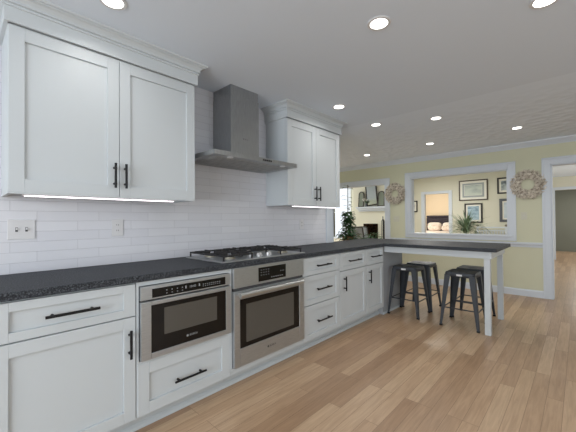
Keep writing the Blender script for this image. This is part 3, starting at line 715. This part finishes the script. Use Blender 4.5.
# ------------------------------------------------------------------ spiky floor plant
t = thing('spiky_plant', (7.6, -.655, 0), 'spiky long leaved green plant seen over the pass-through sill', 'plant')
MB().lathe([(.11, 0), (.15, .06), (.17, .28), (.165, .30), (.15, .30), (.145, .27), (.02, .27)], (7.6, -.655, 0), 20).build('pot', M['pot'], t, smooth=40)
MB().tube([(7.6, -.655, .27), (7.61, -.65, .6), (7.6, -.655, 1.05)], .018, 8, .014).build('stem', M['bark'], t, smooth=50)
m = MB()
for k in range(190):
    a = random.uniform(0, 2*math.pi); el = random.uniform(.25, 1.5); L = random.uniform(.44, .74)
    d = (math.cos(a)*math.cos(el), math.sin(a)*math.cos(el), math.sin(el))
    m.leaf((7.6+.012*math.cos(a), -.655+.012*math.sin(a), .86+random.uniform(0, .16)), d, L, .02, random.uniform(.25, .8))
m.build('leaves', M['leaf_pale'], t)

# ------------------------------------------------------------------ bedroom bed
t = thing('bed', (11.5, 1.0, 0), 'bed with a dark padded headboard seen through the bedroom doorway', 'bed')
m = MB().box(12.36, 1.84, .0, 12.46, .1, 1.26)
n = 16
m.prism([(12.36, 1.84), (12.46, 1.84), (12.46, .1), (12.36, .1)], 1.26, 1.34)
m.build('headboard', M['head'], t, .03, seg=3)
MB().box(10.4, 1.8, .18, 12.36, .14, .40).build('bed_frame', M['wood_dark'], t, .01)
MB().box(10.4, 1.8, .40, 12.35, .14, .775).build('mattress', M['linen'], t, .06, seg=3)
def pillow(cx, cy, cz, sx, sy, sz, m_, label):
    b = MB(); n1, n2 = 10, 14; vs = []
    for i in range(n1+1):
        th = math.pi*i/n1
        for j in range(n2):
            ph = 2*math.pi*j/n2
            ce = lambda v, e: math.copysign(abs(v)**e, v)
            vs.append((cx+sx*ce(math.sin(th), .9)*ce(math.cos(ph), .9)*.5*1, cy+sy*.5*ce(math.sin(th), .5)*ce(math.sin(ph), .5), cz+sz*.5*ce(math.cos(th), .6)))
    b.add(vs, [(i*n2+j, i*n2+(j+1) % n2, (i+1)*n2+(j+1) % n2, (i+1)*n2+j) for i in range(n1) for j in range(n2)])
    return tag(b.build('pillow', m_, None, smooth=60), label, 'pillow', 'pillows on the bed')
pillow(12.22, 1.50, .935, .15, .50, .30, M['linen'], 'white pillow on the left against the dark headboard')
pillow(12.22, .96, .935, .15, .52, .30, M['linen'], 'white pillow on the right against the dark headboard')
pillow(12.03, 1.44, .88, .13, .44, .20, M['linen_warm'], 'small beige pillow in front of the left white pillow')
pillow(12.03, .98, .88, .13, .44, .20, M['linen_warm'], 'small beige pillow in front of the right white pillow')

# ------------------------------------------------------------------ fireplace wall in the living room
FPX = 8.45
b = MB().box(FPX, 2.68, 0, BACK, 2.33, CEIL).box(FPX, 2.33, 1.09, BACK, 1.85, CEIL).box(FPX, 1.85, 0, BACK, 1.50, CEIL).box(FPX, 2.33, 0, BACK, 1.85, .38)
structure(b, 'wall_chimney', M['living'])
t = thing('fireplace', (FPX, 2.09, .38), 'dark brick firebox opening in the cream chimney wall', 'fireplace')
MB().box(FPX+.45, 2.329, .381, FPX+.48, 1.851, 1.089).box(FPX+.002, 2.329, .381, FPX+.45, 2.31, 1.089).box(FPX+.002, 1.87, .381, FPX+.45, 1.851, 1.089).box(FPX+.002, 2.31, 1.07, FPX+.45, 1.87, 1.089).box(FPX+.002, 2.31, .381, FPX+.45, 1.87, .40).build('firebox', M['brick_dark'], t)
MB().box(FPX+.2, 2.25, .401, FPX+.25, 1.93, .43).box(FPX+.12, 2.2, .43, FPX+.3, 2.17, .46).box(FPX+.12, 2.0, .43, FPX+.3, 1.97, .46).build('log_grate', M['soot'], t)
ms = MB().box(FPX-.16, 2.50, 1.545, FPX-.001, 1.45, 1.59).box(FPX-.12, 2.47, 1.50, FPX-.001, 1.48, 1.545).box(FPX-.07, 2.45, 1.455, FPX-.001, 1.50, 1.50).build('mantel_shelf', M['trim'], None, .006)
tag(ms, 'white mantel shelf on the chimney wall carrying the mirror', 'mantel')
# leaning mirror, built upright then tilted about its foot
def lean(root, a, roll=0): root.rotation_euler = (R(roll), R(a), 0)
mx, my = FPX-.10, 1.965
t = thing('framed_mirror', (mx, my, 1.592), 'dark framed mirror leaning on the middle of the mantel shelf', 'mirror')
hw_, hh, fr = .18, .66, .035
m = MB().box(mx-.012, my+hw_, 1.592, mx+.012, my+hw_-fr, 1.592+hh).box(mx-.012, my-hw_+fr, 1.592, mx+.012, my-hw_, 1.592+hh).box(mx-.012, my+hw_-fr, 1.592, mx+.012, my-hw_+fr, 1.592+fr).box(mx-.012, my+hw_-fr, 1.592+hh-fr, mx+.012, my-hw_+fr, 1.592+hh)
m.build('frame', M['frame_black'], t, .003)
MB().box(mx-.006, my+hw_-fr, 1.592+fr, mx+.006, my-hw_+fr, 1.592+hh-fr).build('mirror_glass', M['mirror'], t)
lean(t, 6, -8); t.location.z += .03
def arch(cy, wd, ht, label):
    t = thing('arched_panel', (FPX-.075, cy, 1.592), label, 'ornament', 'arched panels on the mantel')
    pts = [(-wd/2, 0)]+[(-wd/2*math.cos(math.pi*k/12), ht-wd*.5+wd*.5*math.sin(math.pi*k/12)) for k in range(13)]+[(wd/2, 0)]
    x = FPX-.075; n = len(pts)
    def prism_yz(P, xa, xb, m):
        q = len(P)
        m.add([(xa, cy+u, 1.592+v) for u, v in P]+[(xb, cy+u, 1.592+v) for u, v in P], [tuple(range(q)), tuple(reversed(range(q, 2*q)))]+[(i, (i+1) % q, (i+1) % q+q, i+q) for i in range(q)])
    # frame ring
    m = MB(); sc = (wd-.05)/wd
    inn = [(u*sc, .025 if v == 0 else v-.025) for u, v in pts]
    m.add([(x-.012, cy+u, 1.592+v) for u, v in pts]+[(x-.012, cy+u, 1.592+v) for u, v in inn]+[(x+.012, cy+u, 1.592+v) for u, v in pts]+[(x+.012, cy+u, 1.592+v) for u, v in inn],
          [(i, (i+1) % n, (i+1) % n+n, i+n) for i in range(n)]+[(i+2*n, i+3*n, (i+1) % n+3*n, (i+1) % n+2*n) for i in range(n)]+[(i, i+2*n, (i+1) % n+2*n, (i+1) % n) for i in range(n)]+[(i+n, (i+1) % n+n, (i+1) % n+3*n, i+3*n) for i in range(n)])
    m.build('frame', M['wood_dark'], t)
    m = MB(); prism_yz(inn, x-.006, x+.006, m); m.build('panel', M['shutter'], t)
    lean(t, 6)
arch(2.36, .185, .47, 'grey green arched panel left of the mirror on the mantel')
arch(1.71, .215, .45, 'grey green arched panel right of the mirror on the mantel')
t = thing('flower_vase', (FPX-.135, 2.16, 1.592), 'small dark vase of white flowers in front of the mantel mirror', 'vase')
MB().lathe([(.018, 1.592), (.022, 1.61), (.02, 1.66), (.012, 1.70), (.014, 1.71)], (FPX-.135, 2.16, 0), 14).build('vase', M['frame_grey'], t, smooth=40)
m = MB(); m2 = MB()
for k in range(7):
    yy = 2.16+random.uniform(-.11, .11); zz = 1.80+random.uniform(-.03, .04); xx = FPX-.15+random.uniform(-.01, .03)
    m.tube([(FPX-.135, 2.16, 1.70), (xx, yy, zz)], .0025, 5)
    for j in range(6):
        a = j*math.pi/3; m2.leaf((xx, yy, zz), (-.4, math.cos(a), math.sin(a)), .032, .024)
for k in range(14): m.leaf((FPX-.135, 2.16, 1.69), (random.uniform(-.2, .2), random.uniform(-1, 1), random.uniform(.1, 1)), .11, .022)
m.build('stems', M['leaf'], t); m2.build('flowers', M['petal'], t)

# fire tools
t = thing('fire_tool_stand', (8.3, 1.62, 0), 'black iron fire tool stand right of the firebox', 'fire tools')
MB().lathe([(.11, 0), (.11, .015), (.02, .03)], (8.3, 1.62, 0), 16).build('base', M['iron'], t)
MB().tube([(8.3, 1.62, .02), (8.3, 1.62, 1.30)], .014, 8).build('post', M['iron'], t, smooth=40)
for dx, dy in ((0, .04), (0, -.04), (.045, 0)):
    MB().tube([(8.3+dx*.2, 1.62+dy*.2, 1.22), (8.3+dx, 1.62+dy, 1.17), (8.3+dx, 1.62+dy, .16)], .009, 6).build('tool', M['iron'], t, smooth=40)

# grey high-backed chairs
def chair(x, y, rz, label):
    t = thing('accent_chair', (x, y, 0), label, 'chair', 'grey chairs by the fireplace'); t['_o'] = (0, 0, 0)
    MB().box(-.22, -.22, .40, .22, .22, .48).build('seat', M['grey_cloth'], t, .03, seg=3)
    bk = MB().hexa([(.17, -.2, .48), (.22, -.2, .48), (.22, .2, .48), (.17, .2, .48)], [(.23, -.17, 1.0), (.27, -.17, 1.0), (.27, .17, 1.0), (.23, .17, 1.0)]).build('backrest', M['grey_cloth'], t, .02, seg=3)
    fm = MB()
    for sy in (-1, 1): fm.tube([(.2, sy*.215, .40), (.215, sy*.21, .7), (.255, sy*.185, 1.0)], .014, 8)
    fm.tube([(.255, -.185, 1.0), (.262, 0, 1.015), (.255, .185, 1.0)], .014, 8)
    fm.build('back_frame', M['wood_dark'], t, smooth=50)
    for sx in (-1, 1):
        for sy in (-1, 1): MB().tube([(sx*.19, sy*.19, .40), (sx*.21, sy*.21, 0)], .018, 8, .012).build('leg', M['wood_dark'], t, smooth=50)
    t.rotation_euler = (0, 0, rz); return t
chair(7.45, 1.90, R(192), 'grey upholstered chair left in front of the firebox behind the worktop')
chair(7.98, 1.93, R(170), 'grey upholstered chair right of its twin near the leafy plant by the firebox')

# leafy plant in front of the fireplace
t = thing('leafy_plant', (6.9, 1.27, 0), 'bushy green leafy plant low in front of the firebox', 'plant')
MB().lathe([(.10, 0), (.14, .05), (.17, .38), (.16, .40), (.14, .40), (.02, .38)], (6.9, 1.27, 0), 18).build('pot', M['pot'], t, smooth=40)
m = MB()
for k in range(170):
    a = random.uniform(0, 2*math.pi); el = random.uniform(-.1, 1.4); rr_ = random.uniform(.10, .34)
    c = (6.9+rr_*math.cos(a)*math.cos(el), 1.27+rr_*math.sin(a)*math.cos(el)*1.0, .62+rr_*math.sin(el)*.95)
    m.leaf(c, (math.cos(a), math.sin(a), random.uniform(-.3, .7)), random.uniform(.07, .11), .05, .3)
for k in range(12):
    a = k*math.pi/6; m.tube([(6.9, 1.27, .38), (6.9+.2*math.cos(a), 1.27+.2*math.sin(a), .75)], .005, 5)
m.build('foliage', M['leaf'], t)

# ------------------------------------------------------------------ tall climbing plant on a stand behind the counter
px, py = 5.3, .875
t = thing('plant_stand', (px, py, 0), 'small dark wooden stand carrying the climbing plant behind the counter', 'plant stand')
MB().lathe([(.15, .60), (.15, .63)], (px, py, 0), 20).build('tabletop', M['wood_dark'], t, .003)
for k in range(3):
    a = 2*math.pi*k/3; MB().tube([(px+.10*math.cos(a), py+.10*math.sin(a), .60), (px+.15*math.cos(a), py+.15*math.sin(a), 0)], .014, 8).build('leg', M['wood_dark'], t, smooth=40)
t = thing('climbing_plant', (px, py, .63), 'tall green climbing plant on a bare pole in a wicker pot', 'plant')
MB().lathe([(.085, .631), (.10, .65), (.125, .87), (.13, .89), (.118, .89), (.112, .86), (.01, .86)], (px, py, 0), 22).build('pot', M['basket'], t, smooth=40)
MB().tube([(px, py, .86), (px+.004, py+.006, 1.3), (px-.004, py-.004, 1.905)], .011, 8, .008).build('pole', M['bark'], t, smooth=50)
m = MB()
def lf(c, sz, a=None, el=None):
    a = random.uniform(0, 2*math.pi) if a is None else a
    m.leaf(c, (math.cos(a), math.sin(a), random.uniform(-.7, .35)), sz*random.uniform(.8, 1.2), sz*.8, .25)
for k in range(420):
    z = random.uniform(.90, 1.38); r = random.uniform(.02, .115)*(1.1 if z < 1.1 else 1); a = random.uniform(0, 6.283)
    lf((px+r*math.cos(a), py+r*math.sin(a), z), .066, a)
for k in range(120):
    z = random.uniform(.84, 1.0); r = random.uniform(.08, .22); a = random.uniform(0, 6.283)
    lf((px+r*math.cos(a), py+r*math.sin(a), z), .062, a)
for z, a, r in ((1.50, 2.2, .05), (1.58, 5, .05), (1.52, -.6, .04), (1.70, 2.4, .09), (1.66, 4.6, .05), (1.86, 2.0, .08), (1.90, 2.6, .06), (1.84, -1.2, .07), (1.88, 3.6, .05), (1.45, 3, .06), (1.44, .3, .06), (1.47, -1.5, .06), (1.62, 2.0, .08)):
    q = (px+r*math.cos(a), py+r*math.sin(a), z); m.tube([(px, py, z-.02), q], .003, 5); lf(q, .045, a); lf(q, .04, a+1)
m.build('foliage', M['leaf'], t)

for o in list(COL.objects):
    if '_o' in o.keys(): del o['_o']
